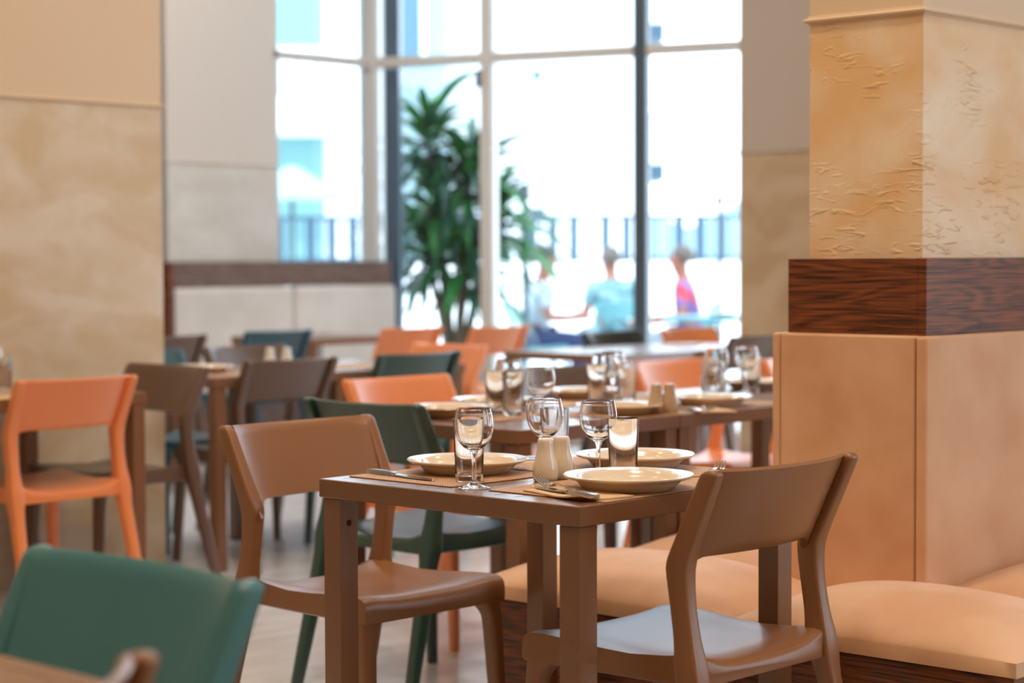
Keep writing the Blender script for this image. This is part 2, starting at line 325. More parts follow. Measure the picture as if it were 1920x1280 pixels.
def plain_window(n, a, b, z0, z1, parts, label):
    w = empty('window_%d' % n); tag(w, label, 'window', kind='structure'); a = Vector(a); b = Vector(b); d = b-a; an = math.atan2(d.y, d.x)
    for zz in (z0+.05, min(TR, z1-.05), z1-.05): obox('transom', a, b, .08, zz-.04, zz+.04, 'alu', w, bev=.006)
    for k in range(parts+1):
        p = a+d*(k/parts); mull('mullion', p.x, p.y, an, .07, .09, z0, z1, 'darkalu', w)
        if k < parts: obox('pane', a+d*(k/parts), a+d*((k+1)/parts), .012, z0+.09, z1-.09, 'pane', w)
plain_window(3, (7.55, .95), (7.55, 3.28), 0, CEIL, 2, 'glazed window hidden behind the near pillar')
plain_window(4, (7.55, -6.1), (7.55, -4.24), 0, CEIL, 1, 'narrow corner window far to the right outside the picture')
plain_window(5, (2.24, -6.1), (5.16, -6.1), .8, 4.4, 3, 'window in the wall to the right of the camera')
# ------------------------------------------------------------------ outdoors
def ext(s, z, h=0.0):
    p = Vector((CAM.x, CAM.y, 0)) + fw0*z + rt0*s; return Vector((p.x, p.y, h))
AE = math.atan2(rt0.y, rt0.x)      # terrace walls run square to the view through the window
g = box('ground', -60, 60, -1.5, 75, -0.12, -0.02, 'paving', bev=0); g.location = ext(0, 15.2); g.rotation_euler = (0, 0, AE)
tag(g, 'bright pale paved terrace outside the windows', 'ground', kind='structure')
ec = box('outdoor_column', -0.085, 0.085, -0.2, 0.2, 0, 4.2, 'darkalu', bev=0.01); ec.location = ext(-0.85, 13.95); ec.rotation_euler = (0, 0, AE)
tag(ec, 'slate grey square post just outside the window corner', 'post')
def building(name, s0, s1, z, depth, h, label, ang=0.0, m='white'):
    e = empty(name, ext((s0+s1)/2, z), AE+ang); tag(e, label, 'building'); w = (s1-s0)/2
    box('wall', -w, w, 0, depth, 0, h, m, e, bev=0.02); return e, w
def window_on(e, x0, x1, z0, z1, m, frame=0.08):
    f = box('window_frame', x0-frame, x1+frame, -0.06, 0.0, z0-frame, z1+frame, 'white', e, bev=0.01)
    box('window_pane', x0, x1, -0.075, -0.055, z0, z1, m, f, bev=0)
    return f
b1, w1 = building('hotel_wing', -10.5, -2.4, 30, 8, 14, 'white hotel wing with teal curtained windows seen through the left window')
for zz in (0.15, 3.9):
    for k, x0 in enumerate((-3.2, -0.2, 2.2)):
        window_on(b1, x0+0.65, x0+1.45, zz+0.5, zz+2.9, 'tealglass' if k != 1 else 'blueglass')
for zz in (3.05, 6.8): box('balcony_slab', -w1+0.2, w1-0.1, -1.3, 0.0, zz, zz+0.5, 'white', b1, bev=0.03)
for zz in (3.55,):
    for k in range(28): box('baluster', -w1+0.4+k*0.27, -w1+0.43+k*0.27, -1.28, -1.25, zz, zz+0.6, 'railing', b1, bev=0)
gp = empty('parasol', ext(-2.42, 22)); tag(gp, 'grey parasol outside seen low in the left window', 'parasol')
lathe('canopy', [(0, 2.25), (.05, 2.24), (.55, 1.95), (.60, 1.86), (.58, 1.86), (.05, 2.2), (0, 2.2)], 'hill', gp, 20); tube('pole', [(0, 0, 0, .03), (0, 0, 2.2, .025)], 'post', gp); lathe('foot', [(0, 0), (.28, 0), (.28, .05), (0, .08)], 'post', gp, 16)
cn = box('slanted_canopy', -1.4, 1.4, -0.9, 0.9, -0.06, 0.06, 'white', b1, bev=0.02); cn.location = (1.6, -2.2, 3.75); cn.rotation_euler = (0, math.radians(18), 0)
b2, w2 = building('white_block', -1.6, 2.6, 38, 10, 16, 'plain white rendered building straight across the terrace')
box('plinth', -w2-0.05, w2+0.05, -0.1, 0.0, 0, 1.0, 'white', b2, bev=0.02)
for (lx, lz) in ((-0.0, 4.6), (0.05, 2.0)): box('wall_lamp', lx-0.09, lx+0.09, -0.16, 0.0, lz, lz+0.2, 'blueglass', b2, bev=0.03)
for zz in (2.7, 5.35, 8.0):
    bl = box('balcony_slab', w2, w2+0.32, -0.1, 1.6, zz, zz+0.32, 'railing', b2, bev=0.01)
    for k in range(5): box('baluster', w2+0.06*k+0.02, w2+0.06*k+0.04, -0.08, -0.06, zz+0.3, zz+1.2, 'railing', bl, bev=0)
    box('handrail', w2, w2+0.32, -0.1, -0.04, zz+1.2, zz+1.25, 'railing', bl, bev=0)
b3, w3 = building('shaded_wing', -2.35, -1.2, 33, 4.5, 16, 'narrow blue-grey shaded wall between the two white buildings', m='hill')  # shadow side of the white building, its shade painted as blue-grey
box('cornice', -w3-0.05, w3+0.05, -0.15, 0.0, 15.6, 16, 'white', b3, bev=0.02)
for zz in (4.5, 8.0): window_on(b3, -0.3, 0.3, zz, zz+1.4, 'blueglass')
hb = empty('distant_ridge', ext(8.5, 70)); hb.rotation_euler = (0, 0, AE); tag(hb, 'faint grey-green ridge on the horizon behind the terrace railing', 'hill')
v = []; f = []
for k in range(25):
    x = -14+k*1.17; h = 3.6+1.0*math.sin(k*0.5)+0.35*math.sin(k*1.7)
    v += [(x, 0, 0), (x, 0, h), (x, 7, h*0.9), (x, 9, 0)]
    if k:
        a = 4*(k-1)
        for q in range(3): f.append((a+q, a+q+1, a+q+5, a+q+4))
from_data('slope', v, f, 'hill', hb, 60)
# parapet with railing on it
pw = box('parapet_wall', -14, 14, -0.12, 0.12, 0, 1.17, 'white', bev=0.02); pw.location = ext(0, 25); pw.rotation_euler = (0, 0, AE)
tag(pw, 'low white parapet wall along the far edge of the terrace', 'wall', kind='structure')
rl = empty('terrace_railing', ext(0, 25, 1.17), AE); tag(rl, 'slim blue-grey bar railing on top of the white parapet', 'railing')
box('handrail', -6, 6, -0.03, 0.03, 0.54, 0.59, 'railing', rl, bev=0.01); box('lower_rail', -6, 6, -0.02, 0.02, 0.02, 0.06, 'railing', rl, bev=0.005)
bmesh0 = None; random.seed(3)
for k in range(90):
    x = -5.95+k*0.132; wide = k % 7 in (0, 2, 5)
    o = box('bar', -0.014 if not wide else -0.06, 0.014 if not wide else 0.06, -0.012, 0.012, 0.0, 0.56, 'railing', rl, bev=0.003, seg=1); o.location = (x, 0, 0)
def lamp_post(s, z, h, label):
    e = empty('terrace_post', ext(s, z)); tag(e, label, 'post', 'posts on the terrace')
    tube('shaft', [(0, 0, 0, .05), (0, 0, .06, .05), (0, 0, .07, .027), (0, 0, h-.06, .025)], 'post', e); tube('finial', [(0, 0, h-.06, .026), (0, 0, h-.05, .042), (0, 0, h, .042), (0, 0, h+.02, .02)], 'post', e)
lamp_post(0.107, 16.0, 1.78, 'dark slim terrace post beside the green plant and the seated person in white')
lamp_post(1.90, 18.2, 1.76, 'dark slim terrace post beside the seated person in lavender')

# dracaena outside the window
def plant(loc):
    e = empty('potted_dracaena', loc, AE); e.scale = (1.08, 1.08, 1.08); tag(e, 'tall potted dracaena with strappy green leaves outside the window', 'plant')
    po = lathe('pot', [(0, 0), (.17, 0), (.19, .02), (.235, .40), (.25, .42), (.25, .45), (.22, .45), (.215, .38), (0, .38)], 'pot', e, 28)
    lathe('soil', [(0, .40), (.214, .395), (.212, .37), (0, .37)], 'soil', e, 20)
    # one strap leaf, arching; unit length along +x
    n = 9; vv = []; ff = []
    for i in range(n+1):
        t = i/n; w = 0.05*(0.55+0.9*t*(1-t)*2.2)*(1-t**4)+0.0006; x = t*0.92-0.10*t*t*t; z = 0.42*t-0.60*t*t
        vv += [(x, -w, z+w*0.25), (x, 0, z), (x, w, z+w*0.25)]
        if i:
            a = 3*(i-1); ff += [(a, a+1, a+4, a+3), (a+1, a+2, a+5, a+4)]
    lm = []
    for mm in ('leaf', 'leafdark'):
        o = from_data('leaf', vv, ff, mm, None, 80); me = o.data; bpy.data.objects.remove(o); lm.append(me)
    rnd = random.Random(11)
    heads = [((-.17, .02, 1.95), 54, .70), ((.10, -.05, 1.68), 54, .74), ((-.12, .06, 1.48), 60, .80), ((.28, .0, 1.40), 54, .76), ((-.18, -.04, 1.18), 46, .74), ((.08, .0, 1.08), 46, .72)]
    for (hp, cnt, L) in heads:
        tube('trunk', smooth_path([(hp[0]*.15, hp[1]*.15, .38, .035), (hp[0]*.5, hp[1]*.5, .38+(hp[2]-.38)*.45, .03), (hp[0]*.95, hp[1], hp[2]-.12, .024), (hp[0], hp[1], hp[2]+.05, .018)], 4), 'bark', e)
        for k in range(cnt):
            o = bpy.data.objects.new('leaf', lm[rnd.random() < 0.45]); COL.objects.link(o); o.parent = e
            t = k/cnt; o.location = (hp[0], hp[1], hp[2]-0.16+0.22*t)
            s = L*(0.75+0.45*rnd.random()); el = -0.75+1.9*t+rnd.uniform(-.15, .15)
            o.rotation_euler = Euler((rnd.uniform(-.25, .25), -el*0.75, k*2.39996+rnd.uniform(-.2, .2)), 'XYZ'); o.scale = (s, s*(0.9+.3*rnd.random()), s)
plant(ext(-0.42, 14.7)); 
# ------------------------------------------------------------------ people on the terrace
def skinned(name, verts, edges, m, parent, root=0, sub=2):
    me = bpy.data.meshes.new(name); me.from_pydata([v[:3] for v in verts], edges, []); me.materials.append(MT[m])
    o = bpy.data.objects.new(name, me); COL.objects.link(o)
    if parent: o.parent = parent
    md = o.modifiers.new('skin', 'SKIN'); md.use_smooth_shade = True
    if not me.skin_vertices: raise RuntimeError('no skin layer')
    for i, v in enumerate(verts):
        r = v[3]; ry = v[4] if len(v) > 4 else r
        me.skin_vertices[0].data[i].radius = (r, ry); me.skin_vertices[0].data[i].use_root = (i == root)
    sb = o.modifiers.new('sub', 'SUBSURF'); sb.levels = sub; sb.render_levels = sub
    return o
def person(loc, rz, label, shirt, trousers, hair, lean=0.0, handL=(-.16, .42, .70), handR=(.16, .42, .70), long_hair=False):
    """seated figure facing local +y"""
    root = empty('person', loc, rz); tag(root, label, 'person', 'people seated on the terrace')
    L = lean; V = []; E = []
    def add(x, y, z, r, p=None, ry=None):
        V.append((x, y, z, r, ry or r)); i = len(V)-1
        if p is not None: E.append((p, i))
        return i
    pel = add(0, 0, .52, .15, None, .12); bel = add(0, L*.3, .66, .14, pel, .115); ch = add(0, L*.7, .86, .155, bel, .115); nk0 = add(0, L, 1.0, .085, ch, .075)
    nk = add(0, L+.01, 1.07, .055, nk0); hd0 = add(0, L+.035, 1.13, .075, nk, .08); hd1 = add(0, L+.03, 1.20, .078, hd0, .092); hd2 = add(0, L+.02, 1.265, .065, hd1, .08)
    add(0, L+.13, 1.165, .014, hd1)
    for s, hnd in ((-1, handL), (1, handR)):
        sh = add(s*.185, L*.9, .965, .062, ch); sx = (s*.235+hnd[0])*.5
        el = add(s*.25, L*.5+.02, .70, .045, sh); wr_ = add(*hnd, .028, el)
        h = Vector(hnd); d = (h-Vector((s*.25, L*.5+.02, .70))).normalized(); sd = d.cross(Vector((0, 0, 1))).normalized()
        pm = h+d*.05; ip = add(*pm, .032, wr_, .02)
        for q, (o_, ln) in enumerate(((-.028, .075), (-.009, .085), (.010, .08), (.028, .065))):
            b_ = pm+d*.045+sd*o_; i1 = add(*b_, .0095, ip); t_ = b_+d*ln*.5+Vector((0, 0, -.004)); i2 = add(*t_, .0085, i1); t2 = t_+d*ln*.4+Vector((0, 0, -.022)); add(*t2, .0075, i2)
        tb = h+d*.03-sd*s*.035; i1 = add(*tb, .011, ip); t_ = tb+d*.04-sd*s*.012; add(*t_, .009, i1)
        hp = add(s*.095, .05, .50, .092, pel); kn = add(s*.12, .44, .50, .062, hp); an = add(s*.12, .45, .10, .04, kn); ft = add(s*.125, .50, .045, .038, an, .03); add(s*.13, .62, .03, .03, ft, .02)
    bd = skinned('body', V, E, 'skin', root)
    # clothing: slightly fuller shells following torso, upper arms and legs
    V = []; E = []
    pel = add(0, 0, .50, .16, None, .13); bel = add(0, L*.3, .66, .155, pel, .13); ch = add(0, L*.7, .86, .17, bel, .128); nk0 = add(0, L, .99, .10, ch, .09); add(0, L, 1.035, .065, nk0)
    for s, hnd in ((-1, handL), (1, handR)):
        sh = add(s*.19, L*.9, .965, .075, ch); add(s*.238, L*.6+.015, .765, .062, sh)
    skinned('shirt', V, E, shirt, root)
    V = []; E = []
    pel = add(0, 0, .515, .165, None, .13)
    for s in (-1, 1):
        hp = add(s*.098, .06, .505, .105, pel); kn = add(s*.12, .44, .505, .076, hp); add(s*.12, .455, .13, .056, kn)
    skinned('trousers', V, E, trousers, root)
    for s in (-1, 1):
        box('shoe', s*.127-.045, s*.127+.045, .41, .66, 0.0, .075, 'shoe', root, bev=.03, seg=3)
    n = 14; vv = []; ff = []          # hair cap over crown and back of head
    rings = []
    for i in range(9):
        a = i/8*(PI*0.62 if not long_hair else PI*0.8); zc = math.cos(a); rr = math.sin(a)
        rings.append([(0.098*rr*math.cos(2*PI*k/n), L+.012-.012*(1-zc)+0.112*rr*math.sin(2*PI*k/n)*(1 if math.sin(2*PI*k/n) < 0 else 0.96-.25*max(0, -zc+.45)), 1.215+0.115*zc+(0.07*max(0, math.sin(2*PI*k/n))*max(0, .6-zc))) for k in range(n)])
    v_, f_ = loft(rings); from_data('hair', v_, f_, hair, root, 80)
    for s in (-1, 1):
        e_ = box('eye', s*.033-.011, s*.033+.011, L+.108, L+.120, 1.196, 1.206, 'hairdark', root, bev=.003)
    return root
RT = math.atan2(rt0.y, rt0.x)
def face(deg): return AE + math.radians(deg)     # 0 = looking away through the terrace, -90 = looking to picture right
# ------------------------------------------------------------------ chair
def chair_parts():
    P = {}
    # seat: lofted slab with a dished top, waterfall front and rounded edges
    def seat_ring(y, hw, dz, zlow, side):
        pts = []; nx = 14
        for i in range(nx+1):
            t = -1+2*i/nx; z = 0.452+dz+(y-.02)*.03 + 0.014*abs(t)**3 + 0.018*abs(t)**4*side - 0.006*(max(0, abs(t)-0.95)/0.05)**2
            pts.append((t*hw, y, z))
        pts += [(hw+0.001, y, 0.44+dz*.5), (hw, y, zlow+.004), (hw-.006, y, zlow), (-hw+.006, y, zlow), (-hw, y, zlow+.004), (-hw-0.001, y, 0.44+dz*.5)]
        return pts
    rings = []
    for (y, hw, dz, zl, sd) in ((-.205, .192, -.016, .412, 1.2), (-.20, .196, -.006, .41, 1.1), (-.18, .2, .0, .408, .9), (-.12, .205, -.002, .408, .45), (-.04, .21, -.004, .408, .1), (.04, .214, -.002, .408, 0), (.12, .217, .002, .408, 0),
                             (.17, .219, .003, .408, 0), (.20, .22, .002, .408, 0), (.213, .22, -.001, .408, 0), (.222, .22, -.006, .408, 0), (.228, .2195, -.0135, .4085, 0), (.2305, .219, -.022, .409, 0), (.231, .218, -.030, .41, 0)):
        rings.append(seat_ring(y, hw, dz, zl, sd))
    v, f = loft(rings); P['seat'] = [from_data('seat', v, f, 'brown', None, 50)]
    # rear posts run from the floor up to the top of the back; stations x,y,z,wx,wy
    st = [(.219, -.243, .818, .020, .020), (.219, -.241, .812, .028, .034), (.2185, -.236, .80, .030, .040), (.2165, -.208, .74, .032, .043), (.213, -.176, .672, .036, .047), (.2105, -.163, .64, .039, .049), (.209, -.161, .612, .037, .047),
          (.2085, -.166, .56, .034, .044), (.209, -.176, .50, .036, .045), (.2095, -.184, .455, .044, .052), (.21, -.190, .42, .046, .052), (.212, -.200, .375, .038, .044), (.216, -.225, .27, .035, .041), (.222, -.262, .12, .031, .036), (.227, -.290, .004, .028, .032), (.227, -.291, .0, .024, .028)]
    st = smooth_path(st, 3); legs = []
    for s in (-1, 1):
        rings = [[(s*x+px, y+py, z) for (px, py) in rrect(wx, wy, 0.0075)] for (x, y, z, wx, wy) in st]
        v, f = loft(rings); legs.append(from_data('leg', v, f, 'brown', None, 45))
    # front legs: fillet into the seat
    sf = [(.185, .185, .440, .062, .075), (.187, .190, .415, .060, .070), (.193, .199, .398, .048, .054), (.1975, .205, .38, .040, .044), (.1995, .2085, .35, .037, .041), (.205, .219, .18, .033, .036), (.211, .230, .004, .028, .030), (.211, .230, .0, .024, .026)]
    sf = smooth_path(sf, 3)
    for s in (-1, 1):
        rings = [[(s*x+px, y+py, z) for (px, py) in rrect(wx, wy, 0.010)] for (x, y, z, wx, wy) in sf]
        v, f = loft(rings); legs.append(from_data('leg', v, f, 'brown', None, 45))
    P['leg'] = legs
    # backrest: concave panel with filleted lower corners
    nx, nz = 26, 9; hw = .212; v = []; f = []
    def yl(z): return -.164-(z-.672)*(.241-.176)/(.812-.672)
    def zb(x):
        t = hw-.018-abs(x); r = .042
        return .652 - ((r-math.sqrt(max(0, r*r-(r-max(t, 0))**2))) if t < r else 0)
    def grid(off):
        out = []
        for j in range(nz+1):
            for i in range(nx+1):
                t = -1+2*i/nx; x = hw*(math.sin(t*PI/2)*.35+t*.65); z0 = zb(x); z1 = .814-.003*(1-t*t)
                q = j/nz; z = z0+(z1-z0)*q; y = yl(z) - .040*(1-t*t) + off
                out.append((x, y, z))
        return out
    g1 = grid(.0075); g2 = grid(-.0075); n1 = (nx+1)*(nz+1); v = g1+g2; W_ = nx+1
    for j in range(nz):
        for i in range(nx):
            a = j*W_+i; f.append((a, a+1, a+W_+1, a+W_)); f.append((n1+a, n1+a+W_, n1+a+W_+1, n1+a+1))
    bd_ = [i for i in range(W_)] + [j*W_+nx for j in range(1, nz+1)] + [nz*W_+i for i in range(nx-1, -1, -1)] + [j*W_ for j in range(nz-1, 0, -1)]
    # rounded rim
    mid = []
    for k in bd_:
        c = (Vector(g1[k])+Vector(g2[k]))/2; i = k % W_; j = k//W_
        o = Vector((0, 0, -.004 if j == 0 else (.005 if j == nz else 0))); mid.append(len(v)); v.append(tuple(c+o))
    L_ = len(bd_)
    for k in range(L_):
        a, b = bd_[k], bd_[(k+1) % L_]; c, d = mid[k], mid[(k+1) % L_]
        f.append((a, b, d, c)); f.append((c, d, n1+b, n1+a))
    P['backrest'] = [from_data('backrest', v, f, 'brown', None, 60)]
    return P
CP = chair_parts(); CM = {}
for colour in ('brown', 'brownshade', 'greenshade', 'orange', 'green', 'charcoal', 'teal', 'aqua'):
    CM[colour] = []
    for nm, lst in CP.items():
        for o in lst:
            me = o.data.copy(); me.materials[0] = MT[colour]; CM[colour].append((nm, me))
for lst in CP.values():
    for o in lst: bpy.data.objects.remove(o)
FACE = {'+v': 0.0, '-v': PI, '+u': -PI/2, '-u': PI/2}
def chair(colour, u, v, facing, label, turn=0.0, group='moulded dining chairs', z=0.0):
    """u, v = middle of the top edge of the back; the seat lies in front of it"""
    a = (FACE[facing] if isinstance(facing, str) else facing)+math.radians(turn)
    d = Vector((-math.sin(a), math.cos(a)))
    e = empty('dining_chair', (u+d.x*.241, v+d.y*.241, z), a); tag(e, label, 'chair', group)
    for nm, me in CM[colour]:
        o = bpy.data.objects.new(nm, me); COL.objects.link(o); o.parent = e
    return e
chair('brown', .41, 1.255, '-v', 'brown moulded chair on the left side of the front table, backrest facing us')
chair('brown', .37, -.187, '+v', 'brown moulded chair in the right foreground, seen from behind, beside the tan bench')
chair('greenshade', .951, 1.62, '+u', 'shade-darkened green chair just behind the brown chair at the front table')
chair('green', -1.2065, -.31, '-u', 'large blurred green chair in the lower left foreground')
chair('brown', -1.746, -.90, '+v', 'blurred brown chair back cut off at the bottom left corner', 30)
chair('orange', 1.085, 3.15, '+v', 'orange chair on the far left, seen from behind, by the wide pillar')
chair('brownshade', 1.785, 3.59, '-u', 'shade-darkened brown chair at the left table, between the orange chair and the pillar edge')
chair('teal', 2.43, 4.66, '-v', 'teal chair half hidden behind the edge of the wide left pillar')
chair('brownshade', 3.02, 4.66, '-v', 'brown chair behind the pair of shakers on the middle left table')
chair('brownshade', 2.37, 3.57, '+v', 'brown chair pushed in at the near side of the middle left table')
chair('brownshade', 3.56, 5.92, '+v', 'distant brown chair beside the left pillar edge, below the cream bench')
chair('teal', 4.40, 6.05, '+v', 'distant teal chair in front of the cream bench seam')
chair('greenshade', 3.03, 3.53, '+v', 'shade-darkened teal-green chair beyond the bright orange chair, top edge level')
chair('orange', 1.80, 2.375, '-v', 'bright orange chair at the second table, behind the shaded green chair')
chair('orange', 5.20, 5.82, '+v', 'faded orange chair left of two in front of the plant')
chair('orange', 5.68, 5.58, '+v', 'faded orange chair right of two in front of the plant, by the window frame')
chair('orange', 3.735, 4.06, '-u', 'orange chair partly hidden behind the shaded teal-green chair')
chair('brownshade', 2.55, 2.375, '-v', 'brown chair behind the stemmed glasses on the second table')
chair('orange', 3.23, 2.375, '-v', 'orange chair behind the tan shakers on the second table')
chair('orange', 3.70, 2.12, '-v', 'orange chair just left of the near bench back, behind the rightmost stemmed glass')
chair('charcoal', 5.42, 4.52, '-v', 'black-green chair at the far window table, below the person in teal')
chair('orange', 6.02, 4.47, '-v', 'orange chair at the far window table, below the person in lavender')
chair('brownshade', 5.40, 3.53, '+v', 'shade-darkened brown chair at the far table beside the right pillar foot')

# ------------------------------------------------------------------ tables
def make_table(sx, sy, name='dining_table', slats=True):
    e = empty(name); t = .038; zt = .75
    fr = []
    O = [(0, 0), (sx, 0), (sx, sy), (0, sy)]; I = [(.034, .034), (sx-.034, .034), (sx-.034, sy-.034), (.034, sy-.034)]
    for k in range(4):                        # mitred frame boards with softened outer edges
        a, b, c, d = O[k], O[(k+1) % 4], I[(k+1) % 4], I[k]; r_ = .0018
        def ins(p, q, w): return (p[0]+(q[0]-p[0])*w, p[1]+(q[1]-p[1])*w)
        a1, b1 = ins(a, d, r_/.034), ins(b, c, r_/.034)
        rings = [[(*a1, zt-t), (*b1, zt-t), (*c, zt-t), (*d, zt-t)], [(*a, zt-t+r_), (*b, zt-t+r_), (*c, zt-t+r_), (*d, zt-t+r_)],
                 [(*a, zt-r_), (*b, zt-r_), (*c, zt-r_), (*d, zt-r_)], [(*a1, zt), (*b1, zt), (*c, zt), (*d, zt)]]
        v_, f_ = loft(rings); from_data('frame_board', v_, f_, 'table', e)
    box('under_panel', .034, sx-.034, .034, sy-.034, zt-t+.002, zt-.012, 'slatgap', e, bev=0)
    n = 12; w = (sy-.068)/n; me = None
    for k in range(n):
        if me is None: o = box('slat', .0345, sx-.0345, .0012, w-.0012, zt-.0118, zt-.0002, 'table', e, bev=.001, seg=1); me = o.data
        else: o = bpy.data.objects.new('slat', me); COL.objects.link(o); o.parent = e
        o.location = (0, .034+k*w, 0)
    for (x, y) in ((.006, .006), (sx-.056, .006), (.006, sy-.056), (sx-.056, sy-.056)):
        l = box('leg', x, x+.05, y, y+.05, 0, zt-t-.001, 'table', e, bev=.002)
        if x < .1 and y > .1: b_ = lathe('bolt', [(0, .0), (.006, 0), (.006, .0015), (.0035, .003), (0, .002)], 'bolt', l, 12); b_.rotation_euler = (PI/2, 0, 0); b_.location = (x+.025, y, .66)
    return e
SX, SY = .68, .715
t1 = make_table(SX, SY); tag(t1, 'brown square table in the foreground, laid with plates, glasses and shakers', 'table', 'brown dining tables')
def table(u, v, label): return dup(t1, (u, v, 0), 0, label)
table(-2.145, -.75, 'blurred brown table corner at the bottom left of the picture')
table(.735, 3.215, 'brown table at the far left behind the orange chair, against the wide pillar')
table(1.117, 1.19, 'second brown table from the front, its near corner behind the front shakers')
table(1.800, 1.19, 'brown table joined to the second one, tan shakers standing on its edge')
table(2.483, 1.19, 'brown table of the second row partly hidden by the near bench back')
table(2.06, 3.655, 'brown table between pillar edge and brown chair, with two white shakers')
table(2.743, 3.655, 'brown table between the brown chair and the shaded teal-green chair')
table(4.43, 3.66, 'dark far table by the window, left half of the pair')
table(5.113, 3.66, 'dark far table by the window, right half of the pair')
table(4.80, 6.25, 'distant table with pale reflecting top in front of the cream bench')
table(3.2, 6.25, 'distant table at the left end of the cream bench')

# ------------------------------------------------------------------ near bench island round the pillar
bn = empty('upholstered_bench', (1.29, .25, 0)); tag(bn, 'tan suede corner bench with dark oak base wrapped round the near pillar', 'bench')
def bb(name, x0, x1, y0, y1, z0, z1, m, bev, seg=3): return box(name, x0-1.29, x1-1.29, y0-.25, y1-.25, z0, z1, m, bn, bev, seg)
U0, U1 = .765, 2.9; V0, V1 = -.46, 1.035          # outer outline of the seats
BU, BV0, BV1 = 1.225, .055, .455                   # faces of the back
bb('base', 1.287, U1, V0+.012, .074, 0, .375, 'wood', .003)
ba = bb('base', U0+.012, 1.286, V0+.012, V1-.02, 0, .375, 'wood', .003); bc = bb('base', 1.287, U1, .395, V1-.02, 0, .375, 'wood', .003)
for vt in list(ba.data.vertices)+list(bc.data.vertices):                   # the end panel leans inwards towards the floor
    if vt.co.y > .3: vt.co.y -= .14*(1-vt.co.z/.375)
def cushion(x0, x1, y0, y1, zb_, edge, crown, hidden=''):
    nx = ny = 22; v = []; f = []
    def prof(t):   # 0 at the rim, 1 in the middle: soft pillow
        t = max(0.0, min(1.0, t)); return 1-(1-t)**2.6
    for j in range(ny+1):
        for i in range(nx+1):
            a = i/nx; b = j/ny
            a = .5-.5*math.cos(PI*a) if True else a; b = .5-.5*math.cos(PI*b)
            e_ = prof(min(a, 1-a)*2)*prof(min(b, 1-b)*2)
            v.append((x0+(x1-x0)*a-1.29, y0+(y1-y0)*b-.25, zb_+edge+crown*e_**.75))
    W_ = nx+1; rim = [i for i in range(W_)]+[j*W_+nx for j in range(1, ny+1)]+[ny*W_+i for i in range(nx-1, -1, -1)]+[j*W_ for j in range(ny-1, 0, -1)]
    for j in range(ny):
        for i in range(nx): a = j*W_+i; f.append((a, a+1, a+W_+1, a+W_))
    low = []
    for k in rim: low.append(len(v)); v.append((v[k][0], v[k][1], zb_))
    n = len(rim)
    for k in range(n): f.append((rim[k], rim[(k+1) % n], low[(k+1) % n], low[k]))
    f.append(tuple(low))
    return from_data('cushion', v, f, 'leather', bn, 50)
ZC = .379
cushion(U0, BU+.01, .25, V1, ZC, .03, .082)
cushion(U0, BU+.01, V0, .248, ZC, .03, .082)
cushion(BU+.012, 2.05, V0, BV0+.01, ZC, .03, .082); cushion(2.052, U1, V0, BV0+.01, ZC, .03, .082)
cushion(BU+.012, 2.05, BV1-.01, V1, ZC, .03, .082); cushion(2.052, U1, BV1-.01, V1, ZC, .03, .082)
# backs: padded panels, cap board above
bb('back_panel', BU, 1.285, BV0+.002, BV1-.025, .40, 1.022, 'leather', .007, 4); bb('back_panel_edge', BU+.001, 1.285, BV1-.0235, BV1, .40, 1.022, 'leather', .007, 4)
bb('back_panel', BU+.001, 2.1, BV0-.03, BV0, .40, 1.022, 'leather', .009, 5)
bb('back_panel', 1.286, 2.1, .40, BV1, .40, 1.022, 'leather', .007, 4)
bb('cap_board', 1.255, 1.288, .068, .428, 1.022, 1.2, 'wood', .002)
bb('cap_board', 1.257, 2.1, .045, .0755, 1.0225, 1.2005, 'wood', .002)
bb('cap_board', 1.257, 2.1, .394, .4275, 1.0225, 1.1995, 'wood', .002)

# far bench in front of the windows
fb = empty('upholstered_bench', (5.4, 7.4, 0)); tag(fb, 'long cream leather bench with brown wooden rail along the back windows', 'bench')
def fbx(name, x0, x1, y0, y1, z0, z1, m, bev, seg=3): return box(name, x0-5.4, x1-5.4, y0-7.4, y1-7.4, z0, z1, m, fb, bev, seg)
fbx('base', 4.0, 6.6, 6.98, 7.57, 0, .38, 'woodfar', .003)
fbx('cap_board', 4.0, 6.62, 7.49, 7.58, 1.035, 1.195, 'woodfar', .004); fbx('end_board', 4.675, 4.72, 7.40, 7.488, 0.40, 1.195, 'wood', .004)
for (x0, x1) in ((3.98, 4.655), (4.725, 5.715), (5.73, 6.63)):
    fbx('back_panel', x0, x1, 7.45, 7.56, .42, 1.034, 'cream', .035, 4)
for (x0, x1) in ((3.98, 4.655), (4.725, 5.715), (5.73, 6.63)):
    fbx('cushion', x0, x1, 6.96, 7.45, .382, .47, 'cream', .03, 4)

# ------------------------------------------------------------------ tableware
ZT = .7502
def first(build):
    cache = {}
    def f(u, v, label, rz=0.0, z=None, group=None):
        if 'o' not in cache: o = build(); cache['o'] = o
        else:
            o = cache['o'].copy(); COL.objects.link(o)
        o.location = (u, v, ZT if z is None else z); o.rotation_euler = (0, 0, rz); o['label'] = label
        if group: o['group'] = group
        return o
    return f
def build_wine():
    o = lathe('wine_glass', [(0, .0008), (.030, .0004), (.0325, .0008), (.0325, .0018), (.026, .0035), (.015, .0065), (.008, .0105), (.0052, .017), (.0042, .032), (.0042, .05), (.0050, .062), (.0075, .069), (.008, .072), (.0095, .0745), (.019, .080), (.0275, .0885), (.034, .099), (.038, .111), (.0395, .122), (.0388, .134), (.0365, .147), (.0338, .1575),
             (.0334, .1583), (.0328, .1578), (.0354, .147), (.0376, .134), (.0383, .122), (.0367, .111), (.0326, .0995), (.026, .0895), (.017, .0825), (.008, .079), (0, .0783)], 'glass', None, 48, 60)
    return tag(o, None, 'wine glass', 'stemmed wine glasses')
